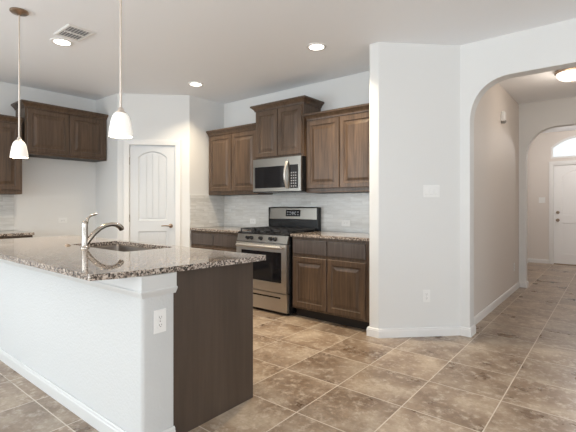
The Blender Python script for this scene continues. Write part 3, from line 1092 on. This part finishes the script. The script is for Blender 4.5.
# alarm sensor high on the hall wall
sn = thing('wall_sensor', 'small white sensor box high on the hall wall', 'sensor', (XH0, 5.74, 2.265), PI / 2)
MB().rbox(-0.055, 0.055, -0.045, -0.0012, 0.03, 0.15, 0.010, 3).build('housing', M['white_plastic'], sn, smooth=True)
MB().lathe([(0.0, 0.0), (0.022, 0.006), (0.030, 0.022), (0.030, 0.035)], (0, -0.026, 0.0), 16).build('lens', M['lens_dark'], sn, smooth=True)


# ------------------------------------------------------------------ lights
def can_light(label, x, y, group='recessed kitchen lights', dim=1.0):
    r = thing('recessed_light', label, 'ceiling light', (x, y, H), 0, group)
    MB().lathe([(0.096, -0.001), (0.096, -0.006), (0.088, -0.010), (0.070, -0.006), (0.070, -0.0015)], (0, 0, 0), 32, False, False).build('trim_ring', M['trim'], r, smooth=True)
    MB().lathe([(0.071, -0.004), (0.0, -0.0045)], (0, 0, 0), 32, False, False).build('lens', M['lamp'], r)
    l = bpy.data.lights.new('can_lamp', 'AREA')
    l.shape = 'DISK'
    l.size = 0.13
    l.energy = dim * P_CAN if 'kitchen' in group else P_LIVING_FILL
    l.color = WARM if 'kitchen' in group else (1.0, 0.93, 0.85)
    l.spread = 2.05
    o = bpy.data.objects.new('can_lamp', l)
    o.location = (0, 0, -0.012)
    o.parent = r
    C.objects.link(o)
    return r


can_light('round recessed light glowing beside the square air vent', -3.995, 1.615)
can_light('round recessed light glowing in front of the tall microwave cabinet', -2.225, 3.19)
can_light('round recessed light glowing near the pantry wall corner', -4.09, 3.23, dim=0.6)

for lx, ly in ((-3.4, -1.7), (-0.9, -1.7), (1.6, -1.7), (1.6, 1.0)):  # unseen cans added so that their floor bounce lifts the ceiling
    can_light('round unseen fill light added on the living room ceiling', lx, ly, 'added living room fill lights')

# air vent
av = thing('ceiling_vent', 'square white ceiling air register beside a recessed light', 'air vent', (-3.70, 1.60, H), 0)
MB().loft([[(x, y, z) for x, y in ((-sx_, -sy_), (sx_, -sy_), (sx_, sy_), (-sx_, sy_))] for sx_, sy_, z in ((0.155, 0.115, -0.001), (0.155, 0.115, -0.004), (0.147, 0.107, -0.010), (0.128, 0.090, -0.010), (0.124, 0.086, -0.002))], False, False).build('vent_frame', M['trim'], av)
MB().box(-0.126, 0.126, -0.088, 0.088, -0.0025, -0.0012).build('backing', M['button'], av)
vs_ = MB()
for q in range(7):
    y = -0.075 + q * 0.025
    for x0, x1 in ((-0.122, -0.008), (0.008, 0.122)):
        vs_.add([(x0, y + 0.008, -0.003), (x1, y + 0.008, -0.003), (x1, y - 0.006, -0.012), (x0, y - 0.006, -0.012),
                 (x0, y + 0.008, -0.0045), (x1, y + 0.008, -0.0045), (x1, y - 0.006, -0.0135), (x0, y - 0.006, -0.0135)],
                [(0, 1, 2, 3), (4, 7, 6, 5), (0, 4, 5, 1), (2, 6, 7, 3), (1, 5, 6, 2), (0, 3, 7, 4)])
vs_.box(-0.008, 0.008, -0.086, 0.086, -0.012, -0.0025)
vs_.build('louver_slats', M['trim'], av)


def pendant(label, x, y):
    r = thing('pendant_light', label, 'pendant light', (x, y, H), 0, 'pendants over the island')
    MB().lathe([(0.064, -0.001), (0.064, -0.010), (0.055, -0.018), (0.020, -0.024), (0.010, -0.034), (0, -0.035)], (0, 0, 0), 28).build('canopy', M['bronze'], r, smooth=True)
    top = 1.732 - H
    MB().lathe([(0.0065, -0.03), (0.0065, top)], (0, 0, 0), 12).build('rod', M['rod'], r, smooth=True)
    MB().lathe([(0.008, top + 0.028), (0.014, top + 0.022), (0.016, top + 0.008), (0.028, top + 0.001), (0.029, top - 0.010), (0.0, top - 0.010)], (0, 0, 0), 20).build('socket_cap', M['rod'], r, smooth=True)
    prof = [(0.024, 0.0), (0.034, -0.007), (0.043, -0.022), (0.050, -0.046), (0.056, -0.080), (0.060, -0.108), (0.0615, -0.130)]
    pr_ = [(a, top + z - 0.001) for a, z in prof]
    sh = pr_ + [(a - 0.003, z) for a, z in pr_[::-1]]
    MB().lathe(sh, (0, 0, 0), 32, False, False).build('shade', M['shade'], r, smooth=True)
    MB().lathe([(0.0, top - 0.012), (0.014, top - 0.02), (0.025, top - 0.052), (0.027, top - 0.070), (0.020, top - 0.088), (0.0, top - 0.096)], (0, 0, 0), 16, False, False).build('bulb', M['bulb'], r, smooth=True)
    l = bpy.data.lights.new('pendant_lamp', 'POINT')
    l.energy = P_PENDANT
    l.color = WARM
    l.shadow_soft_size = 0.03
    o = bpy.data.objects.new('pendant_lamp', l)
    o.location = (0, 0, top - 0.14)
    o.parent = r
    C.objects.link(o)


pendant('small frosted glass pendant hanging near the faucet side of the island', -2.083, 1.141)
pendant('small frosted glass pendant hanging farther down the island, canopy in view', -3.618, 1.148)

# flush light of the hall, reused for an added one in the foyer
def flush_light(label, x, y, power, col):
    fl = thing('flush_light', label, 'ceiling light', (x, y, H), 0)
    MB().lathe([(0.150, -0.001), (0.165, -0.012), (0.165, -0.028), (0.150, -0.036), (0.0, -0.036)], (0, 0, 0), 36, False).build('base_ring', M['bronze'], fl, smooth=True)
    MB().lathe([(0.148, -0.034), (0.143, -0.060), (0.120, -0.090), (0.080, -0.110), (0.03, -0.119), (0.0, -0.120)], (0, 0, 0), 36, False, False).build('glass_dome', M['dome'], fl, smooth=True)
    MB().lathe([(0.012, -0.118), (0.012, -0.126), (0.006, -0.134), (0.0, -0.136)], (0, 0, 0), 14, False).build('finial', M['bronze'], fl, smooth=True)
    l = bpy.data.lights.new('hall_lamp', 'POINT')
    l.energy = power
    l.color = col
    l.shadow_soft_size = 0.12
    o = bpy.data.objects.new('hall_lamp', l)
    o.location = (0, 0, -0.26)
    o.parent = fl
    C.objects.link(o)


flush_light('round flush mount light with glass dome on hall ceiling', -0.385, 5.53, P_HALL, HALLC)
flush_light('unseen flush mount fill light added on the foyer ceiling before the door', -0.30, 8.75, P_FOYER_FILL, FOYERC)  # unseen lamp added to brighten the entry door and foyer walls
